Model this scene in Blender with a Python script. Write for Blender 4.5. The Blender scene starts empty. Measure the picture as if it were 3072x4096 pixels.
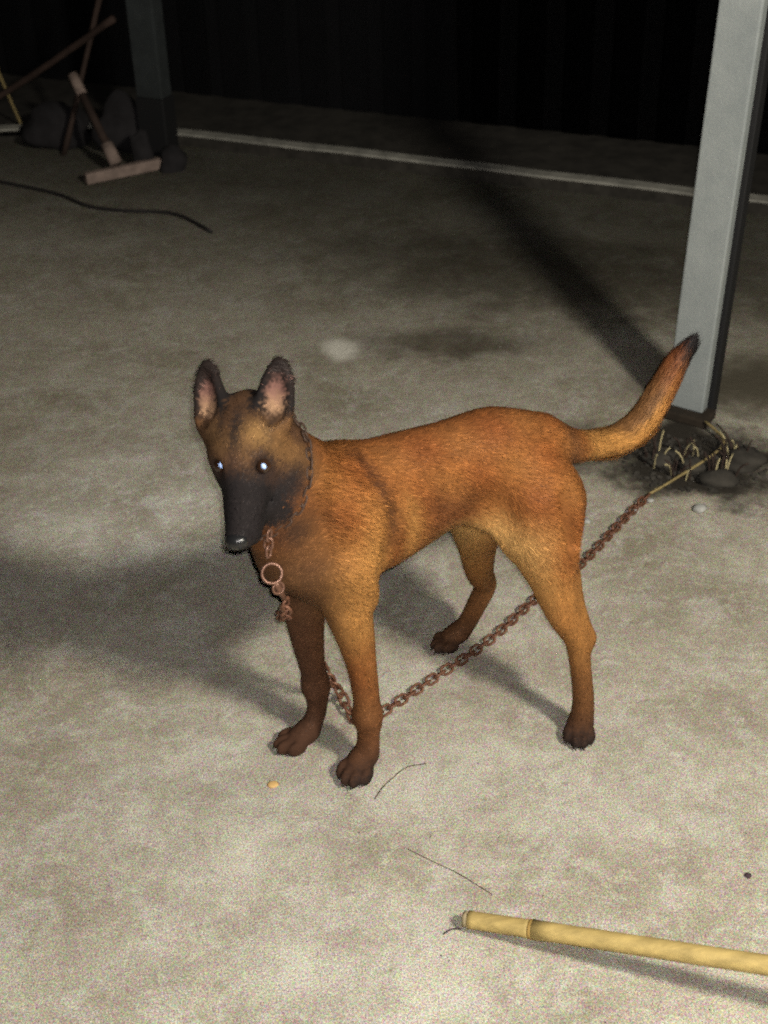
import bpy, bmesh, math, random
import numpy as np
from mathutils import Vector, Matrix, Euler

sc = bpy.context.scene
C = sc.collection
R = math.radians
random.seed(7)
rng = np.random.default_rng(7)

# ------------------------------------------------------------------ camera
CAM_H, PITCH, ROLL, FOCAL = 1.4, R(33), R(1.66), 5500.0      # focal length in photo pixels (3072 x 4096)
F = Vector((0, math.cos(PITCH), -math.sin(PITCH)))
R0 = Vector((1, 0, 0)); U0 = R0.cross(F)
RX = R0*math.cos(ROLL) - U0*math.sin(ROLL); UX = U0*math.cos(ROLL) + R0*math.sin(ROLL)
cd = bpy.data.cameras.new('camera'); cam = bpy.data.objects.new('camera', cd); C.objects.link(cam)
cd.sensor_fit = 'VERTICAL'; cd.sensor_height = 24.0; cd.sensor_width = 18.0
cd.lens = 24.0*FOCAL/4096.0
cd.clip_start = 0.05; cd.clip_end = 200
m = Matrix((RX, UX, -F)).transposed().to_4x4(); m.translation = Vector((0, 0, CAM_H))
cam.matrix_world = m
sc.camera = cam
cd.dof.use_dof = True; cd.dof.focus_distance = 1.95; cd.dof.aperture_fstop = 4.0

# ------------------------------------------------------------------ world: night sky
w = bpy.data.worlds.new('World'); sc.world = w; w.use_nodes = True
nt = w.node_tree; bg = nt.nodes['Background']
sky = nt.nodes.new('ShaderNodeTexSky'); sky.sky_type = 'NISHITA'; sky.sun_disc = False
sky.sun_elevation = R(-4); sky.sun_rotation = R(200)
nt.links.new(sky.outputs[0], bg.inputs[0]); bg.inputs[1].default_value = 0.05

# ------------------------------------------------------------------ lights: yard lamp on the right, phone flash
def point_light(name, kind, loc, power, col, size):
    ld = bpy.data.lights.new(name, kind); lo = bpy.data.objects.new(name, ld); C.objects.link(lo)
    lo.location = loc; ld.energy = power; ld.color = col; ld.shadow_soft_size = size
    return lo
lamp = point_light('yard_lamp_light', 'SPOT', (1.26, 0.08, 2.08), 300, (1.0, 0.94, 0.80), 0.15)
lamp.data.spot_size = R(100); lamp.data.spot_blend = 0.8
lamp.rotation_euler = (Vector((0.1, 1.6, 0)) - lamp.location).to_track_quat('-Z', 'Y').to_euler()
flash = point_light('phone_flash_light', 'POINT', (0.014, 0.0, 1.418), 96, (1.0, 0.955, 0.91), 0.006)

sc.view_settings.view_transform = 'Standard'; sc.view_settings.look = 'None'
sc.view_settings.exposure = 0.0; sc.view_settings.gamma = 1.0; sc.view_settings.use_curve_mapping = False
sc.cycles.max_bounces = 5
sc.cycles.use_denoising = False
sc.cycles.use_adaptive_sampling = True; sc.cycles.adaptive_threshold = 0.4; sc.cycles.adaptive_min_samples = 16
sc.cycles.pixel_filter_type = 'BLACKMAN_HARRIS'; sc.cycles.filter_width = 2.1

# ------------------------------------------------------------------ helpers
def tag(o, label=None, cat=None, group=None, kind=None):
    if label: o['label'] = label
    if cat: o['category'] = cat
    if group: o['group'] = group
    if kind: o['kind'] = kind
    return o

def empty(name, loc=(0, 0, 0), rz=0.0):
    o = bpy.data.objects.new(name, None); C.objects.link(o)
    o.location = loc; o.rotation_euler = (0, 0, rz); o.empty_display_size = 0.1
    return o

def link_mesh(name, me, mat=None, parent=None, smooth=False):
    o = bpy.data.objects.new(name, me); C.objects.link(o)
    if mat and not me.materials: me.materials.append(mat)
    if smooth:
        me.polygons.foreach_set('use_smooth', [True]*len(me.polygons))
    if parent: o.parent = parent
    return o

def from_bm(name, bm, mat=None, parent=None, smooth=False):
    me = bpy.data.meshes.new(name); bm.normal_update(); bm.to_mesh(me); bm.free()
    return link_mesh(name, me, mat, parent, smooth)

def box(bm, c, size, rot=None, bevel=0.0):
    r = bmesh.ops.create_cube(bm, size=1.0)
    M_ = Matrix.Translation(Vector(c)) @ (rot.to_matrix().to_4x4() if rot else Matrix.Identity(4)) @ Matrix.Diagonal((*size, 1))
    bmesh.ops.transform(bm, matrix=M_, verts=r['verts'])
    if bevel:
        es = list({e for v in r['verts'] for e in v.link_edges})
        bmesh.ops.bevel(bm, geom=es, offset=bevel, segments=2, affect='EDGES', profile=0.5)

def tube(bm, pts, rad, n=10, cap=True, wob=0.0):
    pts = [Vector(p) for p in pts]
    if not hasattr(rad, '__len__'): rad = [rad]*len(pts)
    rings = []; prev = None
    for i, p in enumerate(pts):
        t = (pts[min(i+1, len(pts)-1)] - pts[max(i-1, 0)]).normalized()
        if prev is None:
            a = Vector((0, 0, 1)) if abs(t.z) < 0.9 else Vector((1, 0, 0))
            x = t.cross(a).normalized()
        else:
            x = (prev - t*prev.dot(t)).normalized()
        prev = x; y = t.cross(x)
        rings.append([bm.verts.new(p + (x*math.cos(2*math.pi*k/n) + y*math.sin(2*math.pi*k/n))*rad[i]*(1+random.uniform(-wob, wob))) for k in range(n)])
    for a, b in zip(rings, rings[1:]):
        for k in range(n):
            bm.faces.new((a[k], a[(k+1) % n], b[(k+1) % n], b[k]))
    if cap:
        bm.faces.new(list(reversed(rings[0]))); bm.faces.new(rings[-1])

def spline(pts, step):
    """Catmull-Rom through pts, resampled at an even arc length."""
    P = [Vector(p) for p in pts]; P = [P[0]*2-P[1]] + P + [P[-1]*2-P[-2]]
    out = []
    for i in range(1, len(P)-2):
        for k in range(24):
            t = k/24
            out.append(0.5*((2*P[i]) + (P[i+1]-P[i-1])*t + (2*P[i-1]-5*P[i]+4*P[i+1]-P[i+2])*t*t + (3*P[i]-P[i-1]-3*P[i+1]+P[i+2])*t**3))
    out.append(P[-2])
    res = [out[0]]; acc = 0.0
    for a, b in zip(out, out[1:]):
        d = (b-a).length
        while acc + d >= step:
            f = (step-acc)/d; a = a.lerp(b, f); res.append(a.copy()); d = (b-a).length; acc = 0.0
        acc += d
    return res

# ---- materials
def mat(name, col, rough=0.8, metal=0.0, noise=0.0, nscale=20, bump=0.0, bscale=200, spec=0.3, col2=None):
    m_ = bpy.data.materials.new(name); m_.use_nodes = True
    t = m_.node_tree; N = t.nodes; L = t.links; p = N['Principled BSDF']
    p.inputs['Roughness'].default_value = rough; p.inputs['Metallic'].default_value = metal
    p.inputs['Specular IOR Level'].default_value = spec
    tc = N.new('ShaderNodeTexCoord')
    if noise or col2:
        n = N.new('ShaderNodeTexNoise'); n.inputs['Scale'].default_value = nscale; n.inputs['Detail'].default_value = 8; n.inputs['Roughness'].default_value = 0.65
        L.new(tc.outputs['Object'], n.inputs['Vector'])
        cr = N.new('ShaderNodeValToRGB'); cr.color_ramp.elements[0].position = 0.35; cr.color_ramp.elements[1].position = 0.65
        c2 = col2 or [c*(1-noise) for c in col]
        cr.color_ramp.elements[0].color = (*c2, 1); cr.color_ramp.elements[1].color = (*col, 1)
        L.new(n.outputs['Fac'], cr.inputs[0]); L.new(cr.outputs[0], p.inputs['Base Color'])
    else:
        p.inputs['Base Color'].default_value = (*col, 1)
    if bump:
        b = N.new('ShaderNodeTexNoise'); b.inputs['Scale'].default_value = bscale; b.inputs['Detail'].default_value = 6
        L.new(tc.outputs['Object'], b.inputs['Vector'])
        bp = N.new('ShaderNodeBump'); bp.inputs['Strength'].default_value = bump; bp.inputs['Distance'].default_value = 0.002
        L.new(b.outputs['Fac'], bp.inputs['Height']); L.new(bp.outputs[0], p.inputs['Normal'])
    return m_

def concrete_material():
    m_ = bpy.data.materials.new('dusty_concrete'); m_.use_nodes = True
    t = m_.node_tree; N = t.nodes; L = t.links; p = N['Principled BSDF']
    p.inputs['Roughness'].default_value = 0.92; p.inputs['Specular IOR Level'].default_value = 0.15
    tc = N.new('ShaderNodeTexCoord')
    def noise(scale, detail=6, rough=0.6, dist=0.0, vec=None):
        n = N.new('ShaderNodeTexNoise'); n.inputs['Scale'].default_value = scale; n.inputs['Detail'].default_value = detail
        n.inputs['Roughness'].default_value = rough; n.inputs['Distortion'].default_value = dist
        L.new(vec or tc.outputs['Object'], n.inputs['Vector']); return n
    def ramp(src, a, ca, b, cb):
        r = N.new('ShaderNodeValToRGB'); e = r.color_ramp.elements
        e[0].position = a; e[0].color = (*ca, 1); e[1].position = b; e[1].color = (*cb, 1)
        L.new(src, r.inputs[0]); return r.outputs[0]
    def mix(mode, fac, a, b):
        x = N.new('ShaderNodeMixRGB'); x.blend_type = mode
        if isinstance(fac, float): x.inputs[0].default_value = fac
        else: L.new(fac, x.inputs[0])
        for k, v in ((1, a), (2, b)):
            if isinstance(v, tuple): x.inputs[k].default_value = (*v, 1)
            else: L.new(v, x.inputs[k])
        return x.outputs[0]
    def blob(cx, cy, rx, ry, rot=0.0, soft=(1.0, 0.45), warp=0.25):
        mp = N.new('ShaderNodeMapping'); mp.vector_type = 'TEXTURE'
        mp.inputs['Location'].default_value = (cx, cy, 0); mp.inputs['Rotation'].default_value = (0, 0, rot); mp.inputs['Scale'].default_value = (rx, ry, 1)
        L.new(warped(warp*min(rx, ry)), mp.inputs['Vector'])
        ln = N.new('ShaderNodeVectorMath'); ln.operation = 'LENGTH'; L.new(mp.outputs[0], ln.inputs[0])
        mr = N.new('ShaderNodeMapRange'); mr.interpolation_type = 'SMOOTHSTEP'
        mr.inputs['From Min'].default_value = soft[0]; mr.inputs['From Max'].default_value = soft[1]
        L.new(ln.outputs['Value'], mr.inputs[0]); return mr.outputs[0]
    wn = noise(9.0, 4, 0.6)
    sub = N.new('ShaderNodeVectorMath'); sub.operation = 'SUBTRACT'; sub.inputs[1].default_value = (0.5, 0.5, 0.5)
    L.new(wn.outputs['Color'], sub.inputs[0])
    def warped(a):
        s = N.new('ShaderNodeVectorMath'); s.operation = 'SCALE'; s.inputs['Scale'].default_value = a*4
        L.new(sub.outputs[0], s.inputs[0])
        ad = N.new('ShaderNodeVectorMath'); ad.operation = 'ADD'; L.new(tc.outputs['Object'], ad.inputs[0]); L.new(s.outputs[0], ad.inputs[1])
        return ad.outputs[0]
    base = ramp(noise(3.2, 7, 0.62, 0.3).outputs['Fac'], 0.34, (0.285, 0.252, 0.190), 0.66, (0.420, 0.385, 0.318))
    # cloudy dusty patches
    base = mix('MIX', ramp(noise(7.5, 8, 0.7, 0.5).outputs['Fac'], 0.45, (0, 0, 0), 0.72, (0.55, 0.55, 0.55)), base, (0.56, 0.53, 0.43))
    base = mix('MIX', ramp(noise(16, 8, 0.72, 0.2).outputs['Fac'], 0.52, (0, 0, 0), 0.75, (0.35, 0.35, 0.35)), base, (0.22, 0.185, 0.12))
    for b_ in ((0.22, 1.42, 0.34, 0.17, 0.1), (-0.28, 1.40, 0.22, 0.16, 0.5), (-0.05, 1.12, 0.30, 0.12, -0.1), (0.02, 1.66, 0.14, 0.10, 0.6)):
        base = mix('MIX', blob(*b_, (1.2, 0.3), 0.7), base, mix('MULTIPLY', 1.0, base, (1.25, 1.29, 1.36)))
    # worn, flaking skin of the slab: small pale scabs with hard edges and dark pits
    base = mix('MIX', ramp(noise(42, 9, 0.8, 0.4).outputs['Fac'], 0.52, (0, 0, 0), 0.60, (0.42, 0.42, 0.42)), base, (0.60, 0.57, 0.47))
    base = mix('MIX', ramp(noise(75, 8, 0.8).outputs['Fac'], 0.56, (0, 0, 0), 0.66, (0.5, 0.5, 0.5)), base, (0.15, 0.125, 0.085))
    base = mix('MIX', ramp(noise(11, 10, 0.85, 0.6).outputs['Fac'], 0.50, (0, 0, 0), 0.585, (0.38, 0.38, 0.38)), base, (0.60, 0.59, 0.54))
    base = mix('MIX', ramp(noise(19, 9, 0.85, 0.4).outputs['Fac'], 0.55, (0, 0, 0), 0.63, (0.40, 0.40, 0.40)), base, (0.20, 0.175, 0.125))
    # sand grains of several colours
    g = noise(520, 2, 0.5)
    base = mix('OVERLAY', 0.8, base, ramp(g.outputs['Fac'], 0.30, (0.12, 0.12, 0.12), 0.70, (0.88, 0.88, 0.88)))
    g2 = noise(400, 1, 0.5)
    sat = N.new('ShaderNodeHueSaturation'); sat.inputs['Saturation'].default_value = 1.5; L.new(g2.outputs['Color'], sat.inputs['Color'])
    base = mix('OVERLAY', 0.55, base, sat.outputs[0])
    # pale dried patch on the left, dark soil around the post foot; lamp falloff towards the kerb as colour
    base = mix('MIX', blob(-0.42, 2.20, 0.42, 0.28, 0.2, (1.1, 0.1)), base, mix('MULTIPLY', 1.0, base, (1.45, 1.50, 1.60)))
    base = mix('MIX', blob(-0.09, 2.845, 0.050, 0.065, 0.1, (1.1, 0.35), 0.35), base, (0.80, 0.77, 0.68))
    base = mix('MIX', blob(0.16, 2.86, 0.26, 0.10, -0.1, (1.2, 0.2), 0.5), base, mix('MULTIPLY', 1.0, base, (0.40, 0.38, 0.36)))
    base = mix('MIX', blob(0.42, 3.25, 0.75, 0.30, -0.35, (1.2, 0.3), 0.4), base, mix('MULTIPLY', 1.0, base, (0.45, 0.44, 0.42)))  # dark wedge behind the post, its soft shade put into the floor colour
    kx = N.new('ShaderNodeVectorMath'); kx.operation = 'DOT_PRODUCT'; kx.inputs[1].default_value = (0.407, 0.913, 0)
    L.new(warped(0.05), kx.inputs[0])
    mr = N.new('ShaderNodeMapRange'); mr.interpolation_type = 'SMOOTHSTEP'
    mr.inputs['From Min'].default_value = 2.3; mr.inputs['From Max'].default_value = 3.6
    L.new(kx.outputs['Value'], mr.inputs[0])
    base = mix('MIX', mr.outputs[0], base, mix('MULTIPLY', 1.0, base, (0.22, 0.225, 0.22)))  # floor darkened towards the kerb: fading lamplight put into its colour
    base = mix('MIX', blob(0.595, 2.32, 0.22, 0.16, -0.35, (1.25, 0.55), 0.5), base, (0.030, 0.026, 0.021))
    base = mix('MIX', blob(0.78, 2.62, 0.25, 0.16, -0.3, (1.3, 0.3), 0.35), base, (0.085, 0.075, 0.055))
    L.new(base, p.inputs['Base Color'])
    b1 = noise(60, 8, 0.65); b2 = noise(700, 3, 0.6)
    bp = N.new('ShaderNodeBump'); bp.inputs['Strength'].default_value = 0.5; bp.inputs['Distance'].default_value = 0.004; L.new(b1.outputs['Fac'], bp.inputs['Height'])
    bp2 = N.new('ShaderNodeBump'); bp2.inputs['Strength'].default_value = 0.6; bp2.inputs['Distance'].default_value = 0.0012
    L.new(b2.outputs['Fac'], bp2.inputs['Height']); L.new(bp.outputs[0], bp2.inputs['Normal']); L.new(bp2.outputs[0], p.inputs['Normal'])
    return m_

M_conc = concrete_material()
M_kerb = mat('kerb_concrete', (0.36, 0.35, 0.31), 0.9, noise=0.45, nscale=18, bump=0.5, bscale=120)
M_soil = mat('dark_soil', (0.05, 0.045, 0.038), 0.95, noise=0.6, nscale=14, bump=0.8, bscale=60)
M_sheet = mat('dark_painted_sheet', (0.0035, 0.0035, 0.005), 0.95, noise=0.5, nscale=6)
M_rail = mat('grey_steel_rail', (0.10, 0.10, 0.11), 0.5, noise=0.4, nscale=9)
M_white = mat('weathered_white_paint', (0.30, 0.325, 0.325), 0.6, noise=0.20, nscale=10, bump=0.35, bscale=160, col2=(0.235, 0.26, 0.265))
M_black = mat('black_painted_steel', (0.010, 0.010, 0.011), 0.7)
M_greypost = mat('dull_grey_timber', (0.034, 0.040, 0.042), 0.85, noise=0.5, nscale=8)
M_wood = mat('pale_wood_and_lit_handle', (0.28, 0.21, 0.18), 0.8, noise=0.4, nscale=30, bump=0.3)
M_darkwood = mat('grimy_wood_and_handle_shade', (0.045, 0.028, 0.022), 0.85, noise=0.4, nscale=20)
M_sack = mat('grimy_dark_cloth', (0.022, 0.020, 0.022), 0.95, noise=0.5, nscale=14, bump=0.6, bscale=60)
M_dimwood = mat('dim_reddish_wood', (0.055, 0.033, 0.026), 0.85, noise=0.6, nscale=12)
M_brown = mat('brown_wood_block', (0.030, 0.022, 0.015), 0.9, noise=0.5, nscale=30)
M_cable = mat('black_rubber_cable', (0.02, 0.018, 0.018), 0.6)
M_chain = mat('rusty_chain_steel', (0.23, 0.105, 0.06), 0.55, metal=0.35, noise=0.6, nscale=90, bump=0.6, bscale=400, col2=(0.09, 0.035, 0.022), spec=0.5)
M_ring = mat('worn_brass_steel', (0.24, 0.125, 0.085), 0.4, metal=0.5, noise=0.4, nscale=120, spec=0.5)
M_rope = mat('yellow_straw_rope', (0.30, 0.23, 0.10), 0.85, noise=0.4, nscale=90, bump=0.6, bscale=300)
M_straw = mat('dry_pale_straw', (0.42, 0.36, 0.20), 0.85, noise=0.3, nscale=60)
M_stone = mat('pale_grit_stone', (0.42, 0.42, 0.40), 0.85, noise=0.3, nscale=40, bump=0.6)
M_leaf = mat('dry_yellow_leaf', (0.62, 0.40, 0.16), 0.8)
M_dot = mat('dark_dropping', (0.05, 0.03, 0.04), 0.8)
M_hair = mat('dark_hair_strand', (0.10, 0.075, 0.06), 0.7)

# ------------------------------------------------------------------ the ground and what edges it
bm = bmesh.new()
bmesh.ops.create_grid(bm, x_segments=40, y_segments=40, size=30)
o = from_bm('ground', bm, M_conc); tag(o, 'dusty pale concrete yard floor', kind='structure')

kd = Vector((0.913, -0.407, 0)); kn = Vector((0.407, 0.913, 0)); ka = math.atan2(-0.407, 0.913)
def kerb(name, a, b, label):
    a = Vector(a); b = Vector(b); L = (b-a).length; n = max(2, int(L/0.15))
    bm = bmesh.new(); d = (b-a)/L; s = Vector((-d.y, d.x, 0))
    prof = [(0, 0.0), (0, 0.034), (0.005, 0.039), (0.044, 0.041), (0.048, 0.036), (0.050, 0.0)]
    rows = []
    for i in range(n+1):
        j = [random.uniform(-0.002, 0.002) for _ in range(3)]
        rows.append([bm.verts.new(a + d*(L*i/n) + s*(u + j[0]) + Vector((0, 0, z + (j[1] if z > 0.01 else -0.01)))) for u, z in prof])
    for r1, r2 in zip(rows, rows[1:]):
        for k in range(len(prof)-1):
            bm.faces.new((r1[k], r2[k], r2[k+1], r1[k+1]))
    bm.faces.new(rows[0]); bm.faces.new(list(reversed(rows[-1])))
    for f_ in bm.faces:
        if abs(f_.calc_center_median().z - 0.017) < 0.008: f_.material_index = 1
    o = from_bm(name, bm, M_kerb); o.data.materials.append(M_soil)
    return tag(o, label, kind='structure')
K0 = Vector((-0.645, 4.36, 0)); K1 = K0 + kd*7.0
kerb('kerb', K0, K1, 'thin pale concrete kerb running behind the white post')
kerb('kerb', (-4.0, 4.30, 0), (-0.70, 4.46, 0), 'faint pale kerb edge left of the grey pillar')

bm = bmesh.new()      # soil bed behind the kerb
vs = [bm.verts.new(p) for p in [(-6, 4.45, 0.03), (-0.70, 4.52, 0.03), tuple(K0 + kn*0.05 + Vector((0, 0, 0.03))), tuple(K1 + kn*0.05 + Vector((0, 0, 0.03))), tuple(K1 + kn*2.5 + Vector((0, 0, 0.03))), (-6, 7.5, 0.03)]]
bm.faces.new(vs); bmesh.ops.triangulate(bm, faces=bm.faces)
tag(from_bm('soil_bed', bm, M_soil), 'dark bare soil behind the kerb', kind='structure')

# sheet fence behind the kerb: separate ribbed sheets, posts and rails
fence = empty('sheet_fence', tuple(K0 + kn*0.42), ka)
tag(fence, 'almost black ribbed metal fence standing behind the pale kerb', 'fence')
bm = bmesh.new()
n = 24; rows = []
for i in range(n*4+1):
    x = i*0.9/(n*4); ph = (i % 16)/16
    y = 0.007 if ph < 0.35 else 0.0
    rows.append((bm.verts.new((x, y, 0.03)), bm.verts.new((x, y, 2.1))))
for a, b in zip(rows, rows[1:]): bm.faces.new((a[0], b[0], b[1], a[1]))
bmesh.ops.solidify(bm, geom=list(bm.faces), thickness=0.002)
sheet_me = bpy.data.meshes.new('fence_sheet'); bm.to_mesh(sheet_me); bm.free(); sheet_me.materials.append(M_sheet)
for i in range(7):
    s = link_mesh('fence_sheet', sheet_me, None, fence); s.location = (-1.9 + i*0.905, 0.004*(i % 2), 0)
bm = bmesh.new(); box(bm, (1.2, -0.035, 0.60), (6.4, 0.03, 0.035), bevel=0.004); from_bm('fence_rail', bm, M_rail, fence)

# ------------------------------------------------------------------ the white post on the right
pa = math.atan2(-0.047, 0.074)
post = empty('square_post', (0.622, 2.480, 0), pa); post.rotation_euler = (0, R(1.7), pa)
tag(post, 'tall grey white painted square post with a black backing, beside the dog tail', 'post')
bm = bmesh.new(); box(bm, (0, 0.016, 1.30), (0.080, 0.030, 2.56), bevel=0.004); from_bm('face_board', bm, M_white, post)
bm = bmesh.new(); box(bm, (0.006, 0.050, 1.30), (0.088, 0.034, 2.60), bevel=0.003); from_bm('steel_backing', bm, M_black, post)
bm = bmesh.new(); box(bm, (0.012, 0.006, 0.010), (0.094, 0.06, 0.020), bevel=0.004); from_bm('foot_block', bm, M_brown, post)

# grey pillar at the left
pil = empty('grey_pillar', (-0.685, 4.25, 0), ka)
tag(pil, 'dim grey upright pillar at the far left corner of the kerb', 'pillar')
bm = bmesh.new(); box(bm, (0, 0.03, 1.33), (0.092, 0.06, 2.30), bevel=0.004); from_bm('pillar_shaft', bm, M_greypost, pil)
bm = bmesh.new(); box(bm, (0, 0.03, 0.09), (0.10, 0.07, 0.18), bevel=0.004); from_bm('pillar_foot', bm, M_black, pil)

# floor squeegee: flat head on the ground and a long handle going up to the left
sq = empty('floor_squeegee', (-0.77, 4.060, 0))
tag(sq, 'old wooden floor squeegee with a pale head, lying before the grey pillar', 'squeegee')
bm = bmesh.new()
a = Vector((-0.093, -0.062, 0.02)); b = Vector((0.119, 0.062, 0.02)); d = (b-a)
box(bm, (a+b)/2, (d.length, 0.028, 0.034), Euler((0, 0, math.atan2(d.y, d.x))), 0.005)
from_bm('head', bm, M_wood, sq)
H0 = Vector((-0.010, 0.02, 0.035)); H1 = Vector((-0.135, 0.170, 0.265))
bm = bmesh.new(); tube(bm, [H0, H0.lerp(H1, 0.22)], 0.020, 12); from_bm('handle_lit_foot', bm, M_wood, sq, True)  # lit foot of the handle, shaped as a pale sleeve
bm = bmesh.new(); tube(bm, [H0.lerp(H1, 0.2), H0.lerp(H1, 0.80)], 0.012, 12); from_bm('handle', bm, M_darkwood, sq, True)  # shadow band across the handle, put into its dark wood colour
bm = bmesh.new(); tube(bm, [H0.lerp(H1, 0.78), H0.lerp(H1, 1.0)], 0.016, 12); from_bm('handle_lit_tip', bm, M_wood, sq, True)  # lit far end of the handle, shaped as a pale sleeve
# a loose stick leaning by the fence, and a hanging cord
bm = bmesh.new(); tube(bm, spline([(-1.455, 4.515, 0.0), (-1.10, 4.42, 0.20), (-0.76, 4.26, 0.42)], 0.05), 0.011, 8, wob=0.15)
tag(from_bm('wooden_stick', bm, M_dimwood, None, True), 'reddish wooden stick leaning in the dark upper left corner', 'stick')
bm = bmesh.new(); tube(bm, spline([(-1.15, 4.514, 0.0), (-1.17, 4.48, 0.12), (-1.195, 4.45, 0.26), (-1.26, 4.42, 0.6), (-1.33, 4.40, 1.1)], 0.05), 0.005, 6)
tag(from_bm('hanging_cord', bm, M_rope, None, True), 'thin pale cord hanging at the far left edge', 'cord')
bm = bmesh.new(); tube(bm, spline([(-1.15, 4.05, 0.005), (-0.942, 3.922, 0.005), (-0.828, 3.81, 0.005), (-0.713, 3.761, 0.005), (-0.574, 3.73, 0.005), (-0.47, 3.608, 0.005), (-0.44, 3.56, 0.005)], 0.03), 0.0055, 8)
tag(from_bm('black_cable', bm, M_cable, None, True), 'thin black cable curving over the floor before the squeegee', 'cable')

# ------------------------------------------------------------------ bamboo pole
A0 = Vector((0.092, 1.178, 0.016)); A1 = Vector((0.425, 1.035, 0.092)); dv = (A1-A0).normalized()
pole = empty('bamboo_pole', tuple(A0))
tag(pole, 'yellow bamboo pole held just above the floor at bottom right', 'pole')
def bamboo_material():
    m_ = mat('yellow_bamboo', (0.52, 0.385, 0.14), 0.7, noise=0.35, nscale=35, bump=0.2, bscale=150, spec=0.4)
    return m_
M_bam = bamboo_material()
_n = M_bam.node_tree; _nz = [n for n in _n.nodes if n.type == 'TEX_NOISE']; _tc = [n for n in _n.nodes if n.type == 'TEX_COORD'][0]
_mp = _n.nodes.new('ShaderNodeMapping'); _mp.inputs['Rotation'].default_value = (0, 0, -math.atan2(dv.y, dv.x)); _mp.inputs['Scale'].default_value = (0.12, 3.0, 3.0)
_n.links.new(_tc.outputs['Object'], _mp.inputs['Vector'])
for q_ in _nz: _n.links.new(_mp.outputs[0], q_.inputs['Vector']); M_node = mat('bamboo_node', (0.42, 0.27, 0.08), 0.6, noise=0.3, nscale=80)
segs = [0.0, 0.085, 0.42, 0.76]
for i, (s0, s1) in enumerate(zip(segs, segs[1:])):
    bm = bmesh.new(); pts = []; rr = []
    for k in range(13):
        t = k/12; pts.append(dv*(s0+0.0015 + (s1-s0-0.003)*t)); e = min(t, 1-t)*(s1-s0)
        rr.append((0.0118 + 0.0015*i*0.35)*(0.96 + 0.06*math.exp(-(e/0.006)**2)))
    tube(bm, pts, rr, 20); from_bm('bamboo_section', bm, M_bam, pole, True)
    if i:
        bm = bmesh.new(); r_ = 0.0121 + 0.0015*i*0.35
        tube(bm, [dv*(s0-0.003), dv*(s0-0.001), dv*(s0+0.001), dv*(s0+0.003)], [r_*0.97, r_*1.0, r_*1.0, r_*0.97], 20); from_bm('node_ring', bm, M_node, pole, True)
bm = bmesh.new(); tube(bm, [dv*-0.006, dv*0.001], [0.0098, 0.0108], 14, wob=0.06); from_bm('broken_tip', bm, mat('dull_bamboo_end', (0.42, 0.34, 0.20), 0.85, noise=0.4, nscale=90), pole, True)

# ------------------------------------------------------------------ small litter on the floor
def thin(name, pts, r, m_, label, cat):
    bm = bmesh.new(); tube(bm, spline(pts, 0.006), r, 6, wob=0.2)
    return tag(from_bm(name, bm, m_, None, True), label, cat)
thin('hair_strand', [(-0.025, 1.409, 0.002), (-0.012, 1.432, 0.003), (0.0, 1.448, 0.002), (0.022, 1.470, 0.003), (0.052, 1.478, 0.002)], 0.0008, M_hair, 'thin dark curved strand on the floor right of the near front paw', 'strand')
thin('hair_strand', [(0.018, 1.315, 0.001), (0.05, 1.292, 0.001), (0.085, 1.268, 0.001), (0.13, 1.228, 0.001)], 0.0006, M_hair, 'faint long strand lying above the bamboo tip', 'strand')
thin('broken_twig', [(0.060, 1.168, 0.002), (0.070, 1.174, 0.004), (0.082, 1.176, 0.002)], 0.0011, M_dot, 'tiny dark twig just left of the bamboo tip', 'twig')
def pebble(name, x, y, s, m_, label, cat, flat=0.6, group=None):
    bm = bmesh.new(); bmesh.ops.create_icosphere(bm, subdivisions=2, radius=s)
    for v in bm.verts: v.co = Vector((v.co.x*random.uniform(.8, 1.15), v.co.y*random.uniform(.8, 1.15), v.co.z*flat*random.uniform(.8, 1.1)))
    o = from_bm(name, bm, m_, None, True); o.location = (x, y, s*flat*0.6); return tag(o, label, cat, group)
pebble('dry_leaf', -0.171, 1.445, 0.008, M_leaf, 'small curled yellow leaf scrap left of the near front paw', 'leaf', 0.25)
pebble('dark_pebble', 0.465, 1.25, 0.005, M_dot, 'tiny dark pebble near the right edge above the bamboo', 'pebble')
pebble('pale_pebble', 0.371, 2.101, 0.008, M_stone, 'pale pebble touching the back of the dog thigh', 'pebble', group='pale pebbles behind the dog')
pebble('pale_pebble', 0.426, 2.089, 0.007, M_stone, 'small pale pebble just left of the chain', 'pebble', group='pale pebbles behind the dog')
pebble('pale_pebble', 0.585, 2.130, 0.013, M_stone, 'pale stone in front of the dark weeds at the post', 'pebble', group='pale pebbles behind the dog')
pebble('pale_pebble', 0.50, 2.165, 0.007, M_stone, 'small pale stone right beside the end of the chain', 'pebble', group='pale pebbles behind the dog')
pebble('pale_pebble', 0.466, 2.13, 0.007, M_stone, 'small pale stone left of where rope and chain meet', 'pebble', group='pale pebbles behind the dog')
def grit(name, n, m_, label, smin, smax):
    bm = bmesh.new(); k = 0
    while k < n:
        x, y = random.uniform(-1.2, 1.2), random.uniform(0.9, 3.9)
        if random.random() > 0.9/(y*y)*1.6: continue
        s_ = random.uniform(smin, smax); k += 1
        g_ = bmesh.ops.create_icosphere(bm, subdivisions=1, radius=s_)
        for v in g_['verts']: v.co = Vector((v.co.x*random.uniform(.6, 1.6), v.co.y*random.uniform(.6, 1.4), v.co.z*0.6)) + Vector((x, y, s_*0.2))
    tag(from_bm(name, bm, m_), label, kind='stuff')
grit('dark_grit', 450, M_dot, 'tiny dark specks of grit scattered over the floor', 0.0004, 0.0012)
grit('pale_grit', 350, M_stone, 'tiny pale specks of grit scattered over the floor', 0.0005, 0.0014)
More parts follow.
